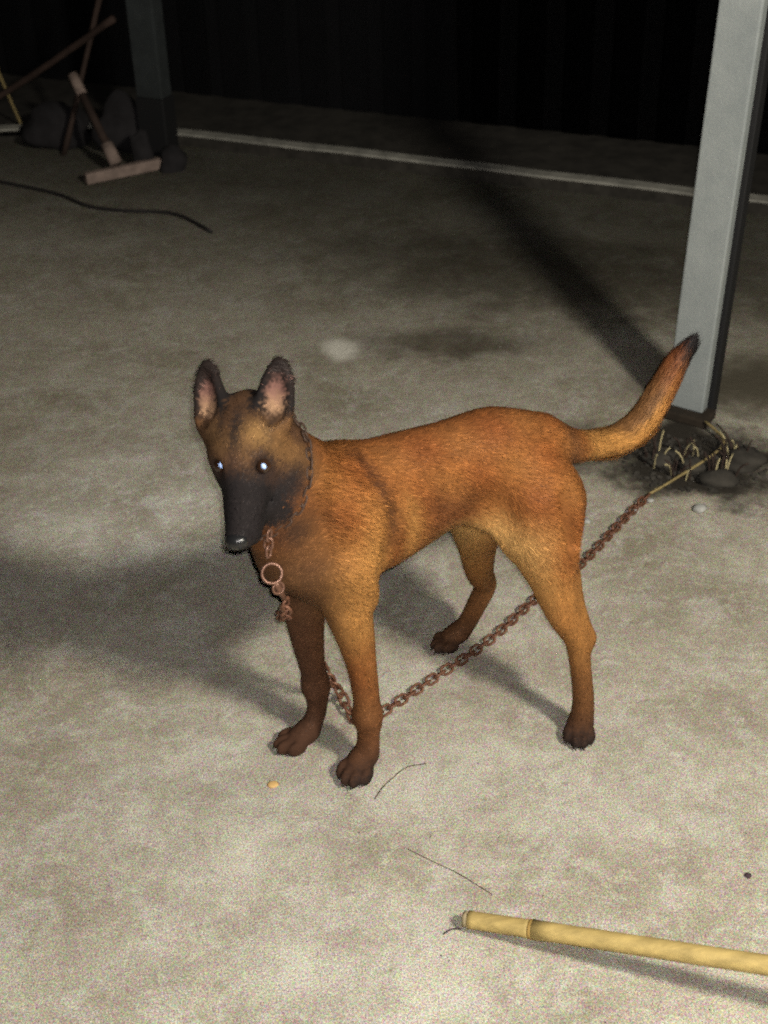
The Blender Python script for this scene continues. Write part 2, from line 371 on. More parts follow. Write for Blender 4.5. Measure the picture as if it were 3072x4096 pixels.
# dry weeds at the foot of the post: each clump a thing of blades
def clump(x, y, n, h, label):
    e = empty('dry_weed', (x, y, 0)); tag(e, label, 'weed', 'dry weeds at the post foot')
    for i in range(n):
        a = random.uniform(0, 6.28); l = h*random.uniform(0.5, 1.1); bx, by = random.uniform(-.02, .02), random.uniform(-.015, .015)
        lean = random.uniform(0.1, 0.7)
        bm = bmesh.new(); tube(bm, spline([(bx, by, -0.004), (bx+math.cos(a)*l*lean*0.4, by+math.sin(a)*l*lean*0.4, l*0.6), (bx+math.cos(a)*l*lean, by+math.sin(a)*l*lean, l*0.85)], l/6), 0.0018, 5)
        from_bm('stalk', bm, M_straw if i % 4 == 0 else M_darkwood, e, True)
clump(0.530, 2.290, 9, 0.075, 'dry weed clump nearest the dog tail')
clump(0.575, 2.250, 10, 0.060, 'dry weed clump in the middle, below the post')
clump(0.650, 2.245, 12, 0.065, 'dense dark weed clump at the rope, furthest right')
clump(0.685, 2.300, 9, 0.075, 'dry weed clump right under the post corner')
clump(0.610, 2.320, 9, 0.055, 'dark weed clump close in front of the brown foot block')
def lump(name, c, rad, m_, label, cat, group=None, seed=0):
    r_ = random.Random(seed); bm = bmesh.new(); bmesh.ops.create_icosphere(bm, subdivisions=3, radius=1)
    ph = [r_.uniform(0, 6.28) for _ in range(9)]
    for v in bm.verts:
        p = v.co.copy(); k = 1 + 0.16*math.sin(3.1*p.x+ph[0])*math.sin(2.7*p.y+ph[1]) + 0.12*math.sin(5.3*p.z+ph[2]+2*p.x) + 0.08*math.sin(8*p.y+ph[3])*math.sin(7*p.x+ph[4]) + 0.04*math.sin(15*p.z+ph[5])*math.sin(13*p.x+ph[6])
        v.co = Vector((p.x*rad[0]*k, p.y*rad[1]*k, max(p.z, -0.5)*rad[2]*k))
    o = from_bm(name, bm, m_, None, True); o.location = c; return tag(o, label, cat, group)
lump('dark_stone', (0.705, 2.285, 0.010), (0.036, 0.028, 0.026), M_soil, 'dark rough stone at the right end of the debris', 'stone', 'dark stones at the post foot', 1)
lump('dark_stone', (0.600, 2.275, 0.008), (0.030, 0.022, 0.020), M_soil, 'dark rough stone in the middle of the debris below the post', 'stone', 'dark stones at the post foot', 2)
lump('dark_stone', (0.545, 2.305, 0.008), (0.034, 0.024, 0.018), M_soil, 'dark flat stone at the left end of the debris', 'stone', 'dark stones at the post foot', 3)
lump('dark_sack', (-0.80, 4.33, 0.05), (0.085, 0.06, 0.11), M_sack, 'dark slumped sack lying just left of the grey pillar', 'sack', None, 4)
lump('dark_bundle', (-0.615, 4.12, 0.02), (0.045, 0.04, 0.055), M_sack, 'small dark bundle on the floor right of the squeegee head', 'bundle', None, 5)
lump('dark_bundle', (-0.705, 4.13, 0.05), (0.030, 0.03, 0.075), M_sack, 'narrow dark bundle standing against the foot of the grey pillar', 'bundle', None, 8)
lump('dark_stone', (0.640, 2.225, 0.006), (0.040, 0.024, 0.022), M_soil, 'largest dark lump in the debris, under the rope', 'stone', 'dark stones at the post foot', 9)
bm = bmesh.new(); tube(bm, spline([(-0.98, 4.28, 0.0), (-0.90, 4.31, 0.22), (-0.80, 4.35, 0.50)], 0.05), 0.009, 8, wob=0.2)
tag(from_bm('dark_rod', bm, M_darkwood, None, True), 'dark rod leaning steeply behind the squeegee', 'rod')
lump('dark_sack', (-1.02, 4.40, 0.04), (0.12, 0.07, 0.08), M_sack, 'wide dark sack lying flat on the left kerb', 'sack', None, 6)

bm = bmesh.new()
for i in range(260):
    a_ = random.uniform(0, 6.283); r_ = random.random()**0.5; s_ = random.uniform(0.0025, 0.008)
    g_ = bmesh.ops.create_icosphere(bm, subdivisions=1, radius=s_)
    for v in g_['verts']: v.co = Vector((v.co.x*random.uniform(.6, 1.3), v.co.y*random.uniform(.6, 1.3), v.co.z*random.uniform(.4, .9))) + Vector((0.61 + 0.14*r_*math.cos(a_), 2.30 + 0.11*r_*math.sin(a_), 0.001))
tag(from_bm('earth_crumbs', bm, M_soil), 'dark loose earth crumbs round the foot of the post', kind='stuff')

# ------------------------------------------------------------------ the dog (local frame: x back along the body, y to the far side, z up)
DOG = Matrix.Translation((-0.092, 1.50, 0)) @ Matrix.Rotation(R(28), 4, 'Z')
dog = empty('dog', (-0.092, 1.50, 0), R(28))
tag(dog, 'tan young shepherd dog with a black face and pricked ears, standing on a chain', 'dog')

V = lambda *a: np.array(a, dtype=float)
En = V(-0.1094, -0.045, 0.5612)
hn = V(-0.5642, -0.6872, -0.4576); hr = V(0.7168, -0.6827, 0.1415); hu = V(-0.4097, -0.2482, 0.8778)
HO = En - 0.034*hn - 0.012*hu - 0.001*hr
Hd = lambda n, r, u: HO + n*hn + r*hr + u*hu
ear_e = 0.50*hu - 0.86*hn; ear_e /= np.linalg.norm(ear_e)
ear_f = 0.86*hu + 0.50*hn; ear_f /= np.linalg.norm(ear_f)

H = 0.0034
LO = V(-0.24, -0.22, -0.012); HI = V(0.67, 0.21, 0.74)
dims = np.ceil((HI-LO)/H).astype(int)+1
ax = [LO[i] + H*np.arange(dims[i]) for i in range(3)]
field = np.full(dims, 0.2, dtype=np.float32)

def apply(fn, lo, hi, k, sub=False):
    i0 = np.maximum(((lo-k-0.012-LO)/H).astype(int), 0); i1 = np.minimum(((hi+k+0.012-LO)/H).astype(int)+2, dims)
    sl = tuple(slice(a, b) for a, b in zip(i0, i1))
    X, Y, Z = np.meshgrid(ax[0][sl[0]], ax[1][sl[1]], ax[2][sl[2]], indexing='ij', sparse=True)
    d = fn(X, Y, Z).astype(np.float32); f = field[sl]
    if sub:
        d = -d; h = np.maximum(k-np.abs(f-d), 0)/k; field[sl] = np.maximum(f, d) + h*h*k*0.25
    else:
        h = np.maximum(k-np.abs(f-d), 0)/k; field[sl] = np.minimum(f, d) - h*h*k*0.25

def cone(a, b, ra, rb, k=0.03, sub=False):
    a = np.array(a, float); b = np.array(b, float); ba = b-a; L2 = ba@ba
    def fn(X, Y, Z):
        t = np.clip(((X-a[0])*ba[0]+(Y-a[1])*ba[1]+(Z-a[2])*ba[2])/L2, 0, 1)
        return np.sqrt((X-a[0]-t*ba[0])**2+(Y-a[1]-t*ba[1])**2+(Z-a[2]-t*ba[2])**2) - (ra+(rb-ra)*t)
    r_ = max(ra, rb); apply(fn, np.minimum(a, b)-r_, np.maximum(a, b)+r_, k, sub)

def ell(c, rad, axes=None, k=0.03, sub=False):
    c = np.array(c, float); rad = np.array(rad, float); axes = np.eye(3) if axes is None else np.array(axes)
    axes = axes/np.linalg.norm(axes, axis=1)[:, None]
    def fn(X, Y, Z):
        q = [((X-c[0])*e[0]+(Y-c[1])*e[1]+(Z-c[2])*e[2]) for e in axes]
        k0 = np.sqrt(sum((q[i]/rad[i])**2 for i in range(3))); k1 = np.sqrt(sum((q[i]/rad[i]**2)**2 for i in range(3)))
        return k0*(k0-1)/np.maximum(k1, 1e-6)
    e_ = np.abs(axes).T@rad; apply(fn, c-e_, c+e_, k, sub)

def chain_cone(pts, rads, k=0.02):
    # one limb: densify the joints so that the taper is smooth, then union once with the body
    P = [np.array(p, float) for p in pts]; Q = [P[0]*2-P[1]] + P + [P[-1]*2-P[-2]]; q = []; r = []
    for i in range(1, len(Q)-2):
        for s_ in range(4):
            t = s_/4
            q.append(0.5*((2*Q[i])+(Q[i+1]-Q[i-1])*t+(2*Q[i-1]-5*Q[i]+4*Q[i+1]-Q[i+2])*t*t+(3*Q[i]-Q[i-1]-3*Q[i+1]+Q[i+2])*t**3))
            r.append(rads[i-1]*(1-t)+rads[i]*t)
    q.append(P[-1]); r.append(rads[-1])
    for _ in range(2): r = [r[0]] + [(r[i-1]+2*r[i]+r[i+1])/4 for i in range(1, len(r)-1)] + [r[-1]]
    def fn(X, Y, Z):
        best = None
        for a, b, ra, rb in zip(q, q[1:], r, r[1:]):
            ba = b-a; t = np.clip(((X-a[0])*ba[0]+(Y-a[1])*ba[1]+(Z-a[2])*ba[2])/(ba@ba), 0, 1)
            d = np.sqrt((X-a[0]-t*ba[0])**2+(Y-a[1]-t*ba[1])**2+(Z-a[2]-t*ba[2])**2) - (ra+(rb-ra)*t)
            best = d if best is None else np.minimum(best, d)
        return best
    A_ = np.array(q); apply(fn, A_.min(0)-max(r), A_.max(0)+max(r), k)

# trunk
ell((0.078, 0.004, 0.400), (0.122, 0.062, 0.092), k=0.03)                       # rib cage
ell((-0.005, -0.003, 0.385), (0.062, 0.054, 0.080), k=0.04)                  # forechest
ell((0.190, 0.0, 0.418), (0.125, 0.055, 0.068), k=0.04)                      # loin
ell((0.290, -0.012, 0.417), (0.088, 0.062, 0.078), k=0.04)                   # pelvis
cone((0.05, 0, 0.458), (0.26, 0, 0.456), 0.034, 0.034, 0.04)                 # back
# neck
cone((0.030, 0.0, 0.425), (-0.060, -0.008, 0.522), 0.072, 0.050, 0.04)
cone((-0.028, -0.008, 0.395), (-0.078, -0.026, 0.500), 0.056, 0.042, 0.04)
# near shoulder and upper arm
ell((0.038, -0.044, 0.415), (0.040, 0.027, 0.085), [(0.94, 0, 0.34), (0, 1, 0), (-0.34, 0, 0.94)], 0.012)
ell((0.014, -0.050, 0.362), (0.033, 0.022, 0.055), [(0.9, 0, -0.43), (0, 1, 0), (0.43, 0, 0.9)], 0.014)
ell((0.034, -0.053, 0.330), (0.018, 0.015, 0.036), [(0.9, 0, 0.43), (0, 1, 0), (-0.43, 0, 0.9)], 0.014)
chain_cone([(0.018, -0.048, 0.370), (0.023, -0.050, 0.320), (0.020, -0.050, 0.293), (0.028, -0.050, 0.248), (0.036, -0.050, 0.193), (0.041, -0.050, 0.136), (0.043, -0.050, 0.093), (0.042, -0.050, 0.060), (0.039, -0.050, 0.030)],
           [0.044, 0.034, 0.0325, 0.0265, 0.0205, 0.0185, 0.0185, 0.0155, 0.018], 0.018)
ell((0.055, 0.044, 0.405), (0.044, 0.026, 0.080), k=0.03)
chain_cone([(0.022, 0.036, 0.350), (0.012, 0.040, 0.295), (-0.001, 0.045, 0.252), (-0.001, 0.045, 0.196), (0.004, 0.045, 0.138), (0.009, 0.045, 0.094), (0.006, 0.045, 0.052), (-0.006, 0.045, 0.026)],
           [0.044, 0.036, 0.031, 0.0240, 0.0185, 0.0175, 0.0140, 0.016], 0.018)
ell((0.008, -0.006, 0.330), (0.034, 0.040, 0.040), k=0.03)
# near hind leg
ell((0.318, -0.062, 0.378), (0.055, 0.034, 0.076), [(0.95, 0, 0.3), (0, 1, 0), (-0.3, 0, 0.95)], 0.02)
ell((0.295, -0.072, 0.352), (0.030, 0.022, 0.046), [(0.9, 0, -0.43), (0, 1, 0), (0.43, 0, 0.9)], 0.016)
ell((0.342, -0.075, 0.345), (0.022, 0.020, 0.060), [(0.97, 0, 0.2), (0, 1, 0), (-0.2, 0, 0.97)], 0.016)
cone((0.335, -0.110, 0.270), (0.352, -0.138, 0.182), 0.013, 0.007, 0.012)
chain_cone([(0.318, -0.062, 0.370), (0.308, -0.088, 0.320), (0.310, -0.105, 0.283), (0.313, -0.120, 0.244), (0.318, -0.130, 0.219), (0.334, -0.140, 0.180), (0.339, -0.145, 0.134), (0.347, -0.147, 0.070), (0.347, -0.147, 0.030)],
           [0.060, 0.047, 0.036, 0.027, 0.023, 0.0185, 0.0150, 0.0155, 0.018], 0.02)
cone((0.330, -0.135, 0.205), (0.352, -0.140, 0.172), 0.010, 0.009, 0.015)    # hock point
# far hind leg
ell((0.290, 0.040, 0.350), (0.055, 0.034, 0.070), k=0.03)
chain_cone([(0.285, 0.045, 0.330), (0.290, 0.058, 0.278), (0.305, 0.080, 0.220), (0.322, 0.100, 0.156), (0.340, 0.110, 0.116), (0.329, 0.115, 0.082), (0.316, 0.120, 0.050), (0.302, 0.120, 0.034)],
           [0.052, 0.040, 0.029, 0.022, 0.0175, 0.0160, 0.0150, 0.016], 0.018)
# skin web from belly to thigh
cone((0.235, -0.030, 0.376), (0.280, -0.062, 0.335), 0.018, 0.024, 0.03)
cone((0.240, 0.030, 0.372), (0.275, 0.050, 0.310), 0.018, 0.026, 0.03)
# tail
chain_cone([(0.345, -0.018, 0.440), (0.388, -0.018, 0.420), (0.431, -0.010, 0.404), (0.484, 0.0, 0.390), (0.530, 0.0, 0.403), (0.564, 0.0, 0.445), (0.589, 0.0, 0.487), (0.612, 0.0, 0.510)],
           [0.038, 0.026, 0.0215, 0.0215, 0.0220, 0.0200, 0.0165, 0.010], 0.014)
# paws: pad body and four toes each
claws = []
def paw(c, fwd, side, s=1.0, toe=1.0, pitch=0.0):
    c = V(*c); f = V(*fwd, 0); f /= np.linalg.norm(f); g = V(-f[1], f[0], 0); up = V(0, 0, 1)
    f2 = f*math.cos(pitch) - up*math.sin(pitch)
    ell(c - f2*0.004*s + up*0.016*s, (0.022*s, 0.017*s, 0.016*s), [f, g, up], 0.012)
    for j, (o_, l_) in enumerate(((-0.0165, 0.010), (-0.0058, 0.020), (0.0058, 0.020), (0.0165, 0.010))):
        t = c + f2*(l_*s*toe) + g*(o_*s)
        ell(t + up*0.011*s, (0.0150*s, 0.0068*s, 0.0120*s), [f2, g, up], 0.0025)
        claws.append((t + f2*0.0125*s + up*0.008*s, f2*0.75 - up*0.55))
paw((0.022, -0.053, 0.0), (-0.80, -0.60), 0, 1.16)
paw((-0.024, 0.044, 0.0), (-1.0, 0.0), 0, 1.08, 1.2)
paw((0.341, -0.149, 0.0), (-0.55, -0.84), 0, 1.05)
paw((0.285, 0.121, 0.012), (-1.0, 0.02), 0, 0.98, 1.15, 0.25)
# hollows and bony points
def groove(a, b, r, k): cone(a, b, r, r, k, True)
groove((0.092, -0.078, 0.455), (0.072, -0.076, 0.345), 0.013, 0.016)
for gx in (0.118, 0.142, 0.166): groove((gx, -0.072, 0.430), (gx-0.016, -0.066, 0.350), 0.0065, 0.012)
ell((0.226, -0.082, 0.385), (0.026, 0.024, 0.040), k=0.03, sub=True)
groove((0.322, -0.112, 0.405), (0.326, -0.120, 0.330), 0.010, 0.016)
groove((0.341, -0.158, 0.222), (0.346, -0.160, 0.190), 0.0055, 0.006)
ell((0.046, -0.056, 0.312), (0.010, 0.010, 0.012), k=0.010)
ell((0.041, -0.050, 0.100), (0.0180, 0.0185, 0.018), k=0.016)
ell((0.006, 0.045, 0.100), (0.0175, 0.0182, 0.018), k=0.016)
ell((0.352, -0.142, 0.176), (0.009, 0.008, 0.011), k=0.008)
# ---- head
HA = [hn, hr, hu]
ell(Hd(-0.006, -0.008, 0.000), (0.056, 0.0445, 0.043), HA, 0.022)                    # skull
ell(Hd(0.022, -0.002, 0.010), (0.034, 0.036, 0.026), HA, 0.02)                    # forehead
for s in (-1, 1):
    ell(Hd(0.016, s*0.019 - 0.005, -0.020), (0.036, 0.020, 0.027), HA, 0.015)         # cheek
    ell(Hd(0.027, s*0.021, 0.020), (0.012, 0.012, 0.008), HA, 0.008)         # brow
cone(Hd(0.045, 0, -0.004), Hd(0.118, 0.006, -0.016), 0.0245, 0.0165, 0.014)      # muzzle
for s in (-1, 1):
    cone(Hd(0.05, s*0.010, -0.014), Hd(0.113, s*0.007+0.006, -0.023), 0.019, 0.0130, 0.008)   # flews
cone(Hd(0.02, 0, -0.036), Hd(0.103, 0.008, -0.039), 0.024, 0.0135, 0.010)        # lower jaw
ell(Hd(0.125, 0.0065, -0.013), (0.012, 0.0135, 0.011), HA, 0.008)                 # nose mount
cone(HO - hn*0.025 - hr*0.004, V(-0.045, -0.005, 0.50), 0.040, 0.056, 0.03)                # nape
EYE = [Hd(0.038, -0.0255, 0.0125), Hd(0.0395, 0.0300, 0.0120)]
for e_ in EYE: ell(e_ + hn*0.006 + hu*0.005, (0.0100, 0.0110, 0.0090), HA, 0.008, True)
# mouth line and stop
for s in (-1, 1):
    cone(Hd(0.045, s*0.027, -0.036), Hd(0.119, s*0.014+0.0065, -0.030), 0.0028, 0.0026, 0.003, True)
# ears
for s in (-1, 1):
    b0 = Hd(-0.014, s*0.040 - 0.0050, 0.022)
    ea = ear_e + s*0.10*hr; ea /= np.linalg.norm(ea)
    fx = ear_f + s*0.25*hr; fx -= ea*(fx@ea); fx /= np.linalg.norm(fx); wx = np.cross(ea, fx)
    ell(b0 + ea*0.008, (0.026, 0.021, 0.017), [ea, wx, fx], 0.018)
    ell(b0 + ea*0.028, (0.038, 0.0235, 0.0125), [ea, wx, fx], 0.010)
    ell(b0 + ea*0.043, (0.035, 0.0180, 0.0090), [ea, wx, fx], 0.008)
    cone(b0 + ea*0.058, b0 + ea*0.074, 0.0095, 0.0045, 0.010)
    ell(b0 + ea*0.028 + fx*0.0125, (0.033, 0.0178, 0.0130), [ea, wx, fx], 0.005, True)
    ell(b0 + ea*0.047 + fx*0.0102, (0.027, 0.0122, 0.0085), [ea, wx, fx], 0.004, True)

def surface_net(f):
    s = f < 0
    nx, ny, nz = f.shape
    c = np.zeros((nx-1, ny-1, nz-1), np.uint8)
    for dx in (0, 1):
        for dy in (0, 1):
            for dz in (0, 1): c += s[dx:nx-1+dx, dy:ny-1+dy, dz:nz-1+dz]
    act = (c > 0) & (c < 8); idx = -np.ones(act.shape, np.int64); I = np.argwhere(act); idx[act] = np.arange(len(I))
    acc = np.zeros((len(I), 3)); cnt = np.zeros(len(I))
    cor = [(a, b, d) for a in (0, 1) for b in (0, 1) for d in (0, 1)]
    for p in cor:
        for ax_ in range(3):
            if p[ax_]: continue
            q = list(p); q[ax_] = 1
            va = f[I[:, 0]+p[0], I[:, 1]+p[1], I[:, 2]+p[2]]; vb = f[I[:, 0]+q[0], I[:, 1]+q[1], I[:, 2]+q[2]]
            m_ = (va < 0) != (vb < 0); t = np.where(m_, va/np.where(m_, va-vb, 1), 0)
            for d in range(3):
                acc[:, d] += np.where(m_, p[d] + (t if d == ax_ else 0), 0)
            cnt += m_
    verts = (I + acc/cnt[:, None])
    faces = []
    for a in range(3):
        b, d = (a+1) % 3, (a+2) % 3
        sl0 = [slice(None)]*3; sl1 = [slice(None)]*3; sl0[a] = slice(0, -1); sl1[a] = slice(1, None)
        s0 = s[tuple(sl0)]; s1 = s[tuple(sl1)]; E_ = np.argwhere(s0 != s1)
        E_ = E_[(E_[:, b] > 0) & (E_[:, d] > 0) & (E_[:, b] < f.shape[b]-1) & (E_[:, d] < f.shape[d]-1)]
        inside = s0[tuple(E_.T)]
        def cell(db, dd):
            q = E_.copy(); q[:, b] -= db; q[:, d] -= dd; return idx[tuple(q.T)]
        Q = np.stack([cell(1, 1), cell(0, 1), cell(0, 0), cell(1, 0)], 1)
        Q[~inside] = Q[~inside][:, ::-1]; faces.append(Q)
    return verts, np.concatenate(faces)

vv, ff = surface_net(field)
vv = LO + vv*H
ff = ff[(ff >= 0).all(1)]
me = bpy.data.meshes.new('body'); me.from_pydata(vv.tolist(), [], ff.tolist()); me.update()
bm = bmesh.new(); bm.from_mesh(me)
for _ in range(3): bmesh.ops.smooth_vert(bm, verts=bm.verts, factor=0.4, use_axis_x=True, use_axis_y=True, use_axis_z=True)
bmesh.ops.triangulate(bm, faces=bm.faces); bm.normal_update(); bm.to_mesh(me); bm.free()
nv = len(me.vertices)
co = np.empty(nv*3); me.vertices.foreach_get('co', co); co = co.reshape(-1, 3)
no = np.empty(nv*3); me.vertex_normals.foreach_get('vector', no); no = no.reshape(-1, 3)

# ---- coat pattern (in the animal's own frame, with some body shade put into the colours)
ss = lambda a, b, x: (lambda t: t*t*(3-2*t))(np.clip((x-a)/(b-a), 0, 1))
def coat(P, Nn):
    x, y, z = P.T; D = P-HO; n = D@hn; r = D@hr; u = D@hu
    lump = (np.sin(x*61+z*23)*np.sin(z*47+y*31+1.3)*0.5+0.5)
    rust = V(0.220, 0.072, 0.019); gold = V(0.42, 0.205, 0.058); brown = V(0.074, 0.034, 0.019); blk = V(0.013, 0.011, 0.012); pale = V(0.62, 0.40, 0.20)
    c = np.tile(rust, (len(P), 1))
    def mixc(col, w_):
        nonlocal c; c = c*(1-w_[:, None]) + col*w_[:, None]
    mixc(gold, 0.30*lump)
    mixc(V(0.12, 0.036, 0.014), 0.45*ss(0.46, 0.52, z)*ss(0.05, 0.12, x))
    mixc(V(0.50, 0.29, 0.10), 0.9*ss(0.395, 0.34, z)*ss(0.12, 0.18, x)*ss(0.31, 0.25, x))           # belly edge
    mixc(gold, 0.75*ss(0.46, 0.36, z)*ss(0.10, 0.05, x)*ss(0.20, 0.28, z))          # shoulder, chest
    mixc(gold, 0.5*ss(0.33, 0.27, z)*ss(0.24, 0.27, x))                             # thigh front
    mixc(brown, 0.75*ss(0.515, 0.53, z + 0.04*np.abs(y)/0.05*0)*ss(0.02, 0.06, x)*ss(0.20, 0.1, x)*0.6)
    # darker band down the shoulder blade
    dsh = x-0.047-(0.52-z)*0.26 - 0.012*np.sin((0.52-z)*22); mixc(V(0.06, 0.024, 0.012), 0.80*np.exp(-(dsh/0.0095)**2)*ss(0.36, 0.42, z)*ss(0.02, -0.02, y))
    mixc(gold, 0.75*np.exp(-((dsh-0.030)/0.013)**2)*ss(0.48, 0.42, z)*ss(0.30, 0.36, z))
    mixc(gold, 0.50*np.exp(-((dsh+0.035)/0.022)**2)*ss(0.50, 0.42, z)*ss(0.28, 0.34, z))
    mixc(V(0.12, 0.036, 0.013), 0.55*np.exp(-((dsh-0.068)/0.022)**2)*ss(0.33, 0.37, z)*ss(0.47, 0.42, z))
    mixc(brown, 0.55*ss(0.35, 0.385, x)*ss(0.30, 0.40, z)*ss(0.41, 0.38, x))        # rump back edge
    mixc(brown, 0.35*ss(0.13, 0.17, x)*ss(0.24, 0.20, x)*ss(0.36, 0.39, z)*ss(0.45, 0.41, z))
    # legs get darker down
    leg = ss(0.22, 0.08, z); mixc(V(0.125, 0.052, 0.022), 0.75*leg)
    mixc(brown, 0.85*ss(0.085, 0.02, z)); mixc(blk, 0.85*ss(0.036, 0.012, z))
    mixc(brown, 0.12*ss(0.0, 0.03, y)*ss(0.36, 0.28, z))                            # far inner legs: the body's shade put into the coat
    # tail
    tl = ss(0.40, 0.43, x); mixc(gold, 0.9*tl)
    top = ss(0.1, 0.7, Nn[:, 2]*0.6-Nn[:, 0]*0.7); mixc(brown, 0.75*tl*top)
    mixc(V(0.16, 0.045, 0.015), 0.8*ss(0.535, 0.580, x)); mixc(blk, ss(0.570, 0.598, x))
    # head
    hd = ss(0.102, 0.062, np.sqrt(D[:, 0]**2+D[:, 1]**2+D[:, 2]**2))*1.0
    hd = np.maximum(hd, ss(0.02, 0.04, n)*ss(0.05, 0.04, np.abs(r))*ss(-0.075, -0.06, u))
    mixc(V(0.065, 0.036, 0.020), 0.9*hd)                                             # grizzled forehead
    mixc(V(0.28, 0.155, 0.055), 0.85*hd*np.exp(-(((r-0.024)/0.016)**2+((n-0.010)/0.015)**2)))  # light spot between eye and ear
    mixc(V(0.20, 0.11, 0.045), 0.5*hd*np.exp(-(((r+0.034)/0.013)**2+((n-0.012)/0.018)**2)))
    mixc(V(0.16, 0.085, 0.034), 0.75*hd*ss(0.0, 0.03, n)*ss(0.062, 0.045, n)*ss(0.032, 0.02, np.abs(r+0.002)))
    mixc(V(0.24, 0.12, 0.04), 0.5*hd*ss(0.034, 0.040, r)*ss(-0.02, 0.0, n)*ss(0.03, 0.01, n))
    mixc(V(0.022, 0.014, 0.011), 0.85*hd*ss(0.024, 0.038, n)*ss(0.016, 0.026, r))
    mixc(blk, 0.85*hd*np.exp(-((r+0.001)/0.007)**2)*ss(-0.035, 0.0, n))
    mixc(blk, 0.60*hd*np.exp(-((r-0.036)/0.005)**2)*ss(-0.035, -0.01, n)*ss(0.03, 0.0, n))
    mixc(blk, 0.55*hd*np.exp(-((r+0.022)/0.005)**2)*ss(-0.035, -0.01, n)*ss(0.03, 0.0, n))
    mixc(brown, 0.55*hd*ss(0.020, 0.050, n))
    for e_ in EYE:
        mixc(blk, 0.92*np.exp(-(((P-e_)**2).sum(1))/(0.0135**2)))
    mixc(blk, 0.96*ss(0.044, 0.068, n + 0.30*np.abs(r))*ss(0.065, 0.040, np.abs(r))*hd)
    mixc(blk, 0.90*hd*ss(-0.012, -0.032, u)*ss(-0.015, 0.03, n))
    # dark throat ruff below the jaw
    mixc(V(0.02,0.013,0.011), 0.9*np.exp(-(((x+0.058)/0.040)**2+((y+0.060)/0.045)**2+((z-0.458)/0.044)**2)))
    mixc(brown, 0.80*ss(0.030, -0.035, x - 0.25*(y+0.05))*ss(0.45, 0.39, z)*(1-hd))  # chest front away from the lamp: shade put into the coat as brown
    mixc(brown, 0.38*ss(-0.045, -0.020, y)*ss(0.385, 0.345, z)*ss(0.10, 0.06, x))  # lower chest between the forelegs, shade painted into the coat
    # ears: black rims and backs, pale inside
    for s in (-1, 1):
        b0 = Hd(-0.014, s*0.040 - 0.0050, 0.022); ea = ear_e + s*0.10*hr; ea /= np.linalg.norm(ea)
        fx = ear_f + s*0.25*hr; fx -= ea*(fx@ea); fx /= np.linalg.norm(fx); wx = np.cross(ea, fx)
        Q = P-b0; a_ = Q@ea; b_ = Q@wx; g_ = Q@fx
        near = ss(0.034, 0.028, np.abs(b_))*ss(0.004, 0.018, a_)*ss(0.03, 0.022, np.abs(g_))
        mixc(blk*0.8, 0.97*near)
        inn = near*ss(0.92, 0.45, np.sqrt(((a_-0.030)/0.036)**2+(b_/0.0165)**2))*ss(0.1, 0.5, Nn@fx)
        mixc(V(0.30, 0.15, 0.12), 0.75*inn)
        mixc(pale, 0.45*inn*ss(0.045, 0.015, a_))
    return np.clip(c, 0, 1)
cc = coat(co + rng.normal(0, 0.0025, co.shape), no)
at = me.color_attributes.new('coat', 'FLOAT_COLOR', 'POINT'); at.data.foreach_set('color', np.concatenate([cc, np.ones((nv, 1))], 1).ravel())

def fur_material(name, k, rough):
    m_ = bpy.data.materials.new(name); m_.use_nodes = True; t = m_.node_tree; N = t.nodes; L = t.links; p = N['Principled BSDF']
    a = N.new('ShaderNodeVertexColor'); a.layer_name = 'coat'
    tc = N.new('ShaderNodeTexCoord'); n = N.new('ShaderNodeTexNoise'); n.inputs['Scale'].default_value = 45; n.inputs['Detail'].default_value = 8; n.inputs['Roughness'].default_value = 0.75
    L.new(tc.outputs['Object'], n.inputs['Vector'])
    mr = N.new('ShaderNodeMapRange'); mr.inputs['From Min'].default_value = 0.3; mr.inputs['From Max'].default_value = 0.7; mr.inputs['To Min'].default_value = 0.72*k; mr.inputs['To Max'].default_value = 1.25*k
    L.new(n.outputs['Fac'], mr.inputs[0])
    x = N.new('ShaderNodeVectorMath'); x.operation = 'SCALE'; L.new(a.outputs[0], x.inputs[0]); L.new(mr.outputs[0], x.inputs['Scale'])
    L.new(x.outputs[0], p.inputs['Base Color']); p.inputs['Roughness'].default_value = rough; p.inputs['Specular IOR Level'].default_value = 0.2
    return m_
M_skin = fur_material('short_coat_skin', 0.8, 0.9); M_fur = fur_material('short_coat_hair', 1.15, 0.6)
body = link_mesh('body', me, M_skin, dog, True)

# ---- short fur: tapered blades lying along the coat
me.calc_loop_triangles(); nt_ = len(me.loop_triangles)
tri = np.empty(nt_*3, np.int32); me.loop_triangles.foreach_get('vertices', tri); tri = tri.reshape(-1, 3)
T = co[tri]; area = 0.5*np.linalg.norm(np.cross(T[:, 1]-T[:, 0], T[:, 2]-T[:, 0]), axis=1)
NF = 190000
pick = rng.choice(nt_, NF, p=area/area.sum()); u1 = np.sqrt(rng.random(NF)); u2 = rng.random(NF)
wts = np.stack([1-u1, u1*(1-u2), u1*u2], 1)
Pp = (T[pick]*wts[:, :, None]).sum(1); Nn = (no[tri[pick]]*wts[:, :, None]).sum(1); Nn /= np.linalg.norm(Nn, axis=1)[:, None]
D = Pp-HO; n_ = D@hn
flow = np.tile(V(0.85, 0, -0.55), (NF, 1))                                     # body: back and down
hd = ss(0.10, 0.085, np.linalg.norm(D, axis=1)) ; hd = np.maximum(hd, ss(0.02, 0.04, n_)*ss(0.07, 0.06, np.abs(D@hr)))
flow = flow*(1-hd[:, None]) + (-hn)*hd[:, None]
lg = ss(0.33, 0.26, Pp[:, 2])*(1-hd); flow = flow*(1-lg[:, None]) + V(0.1, 0, -1.0)*lg[:, None]
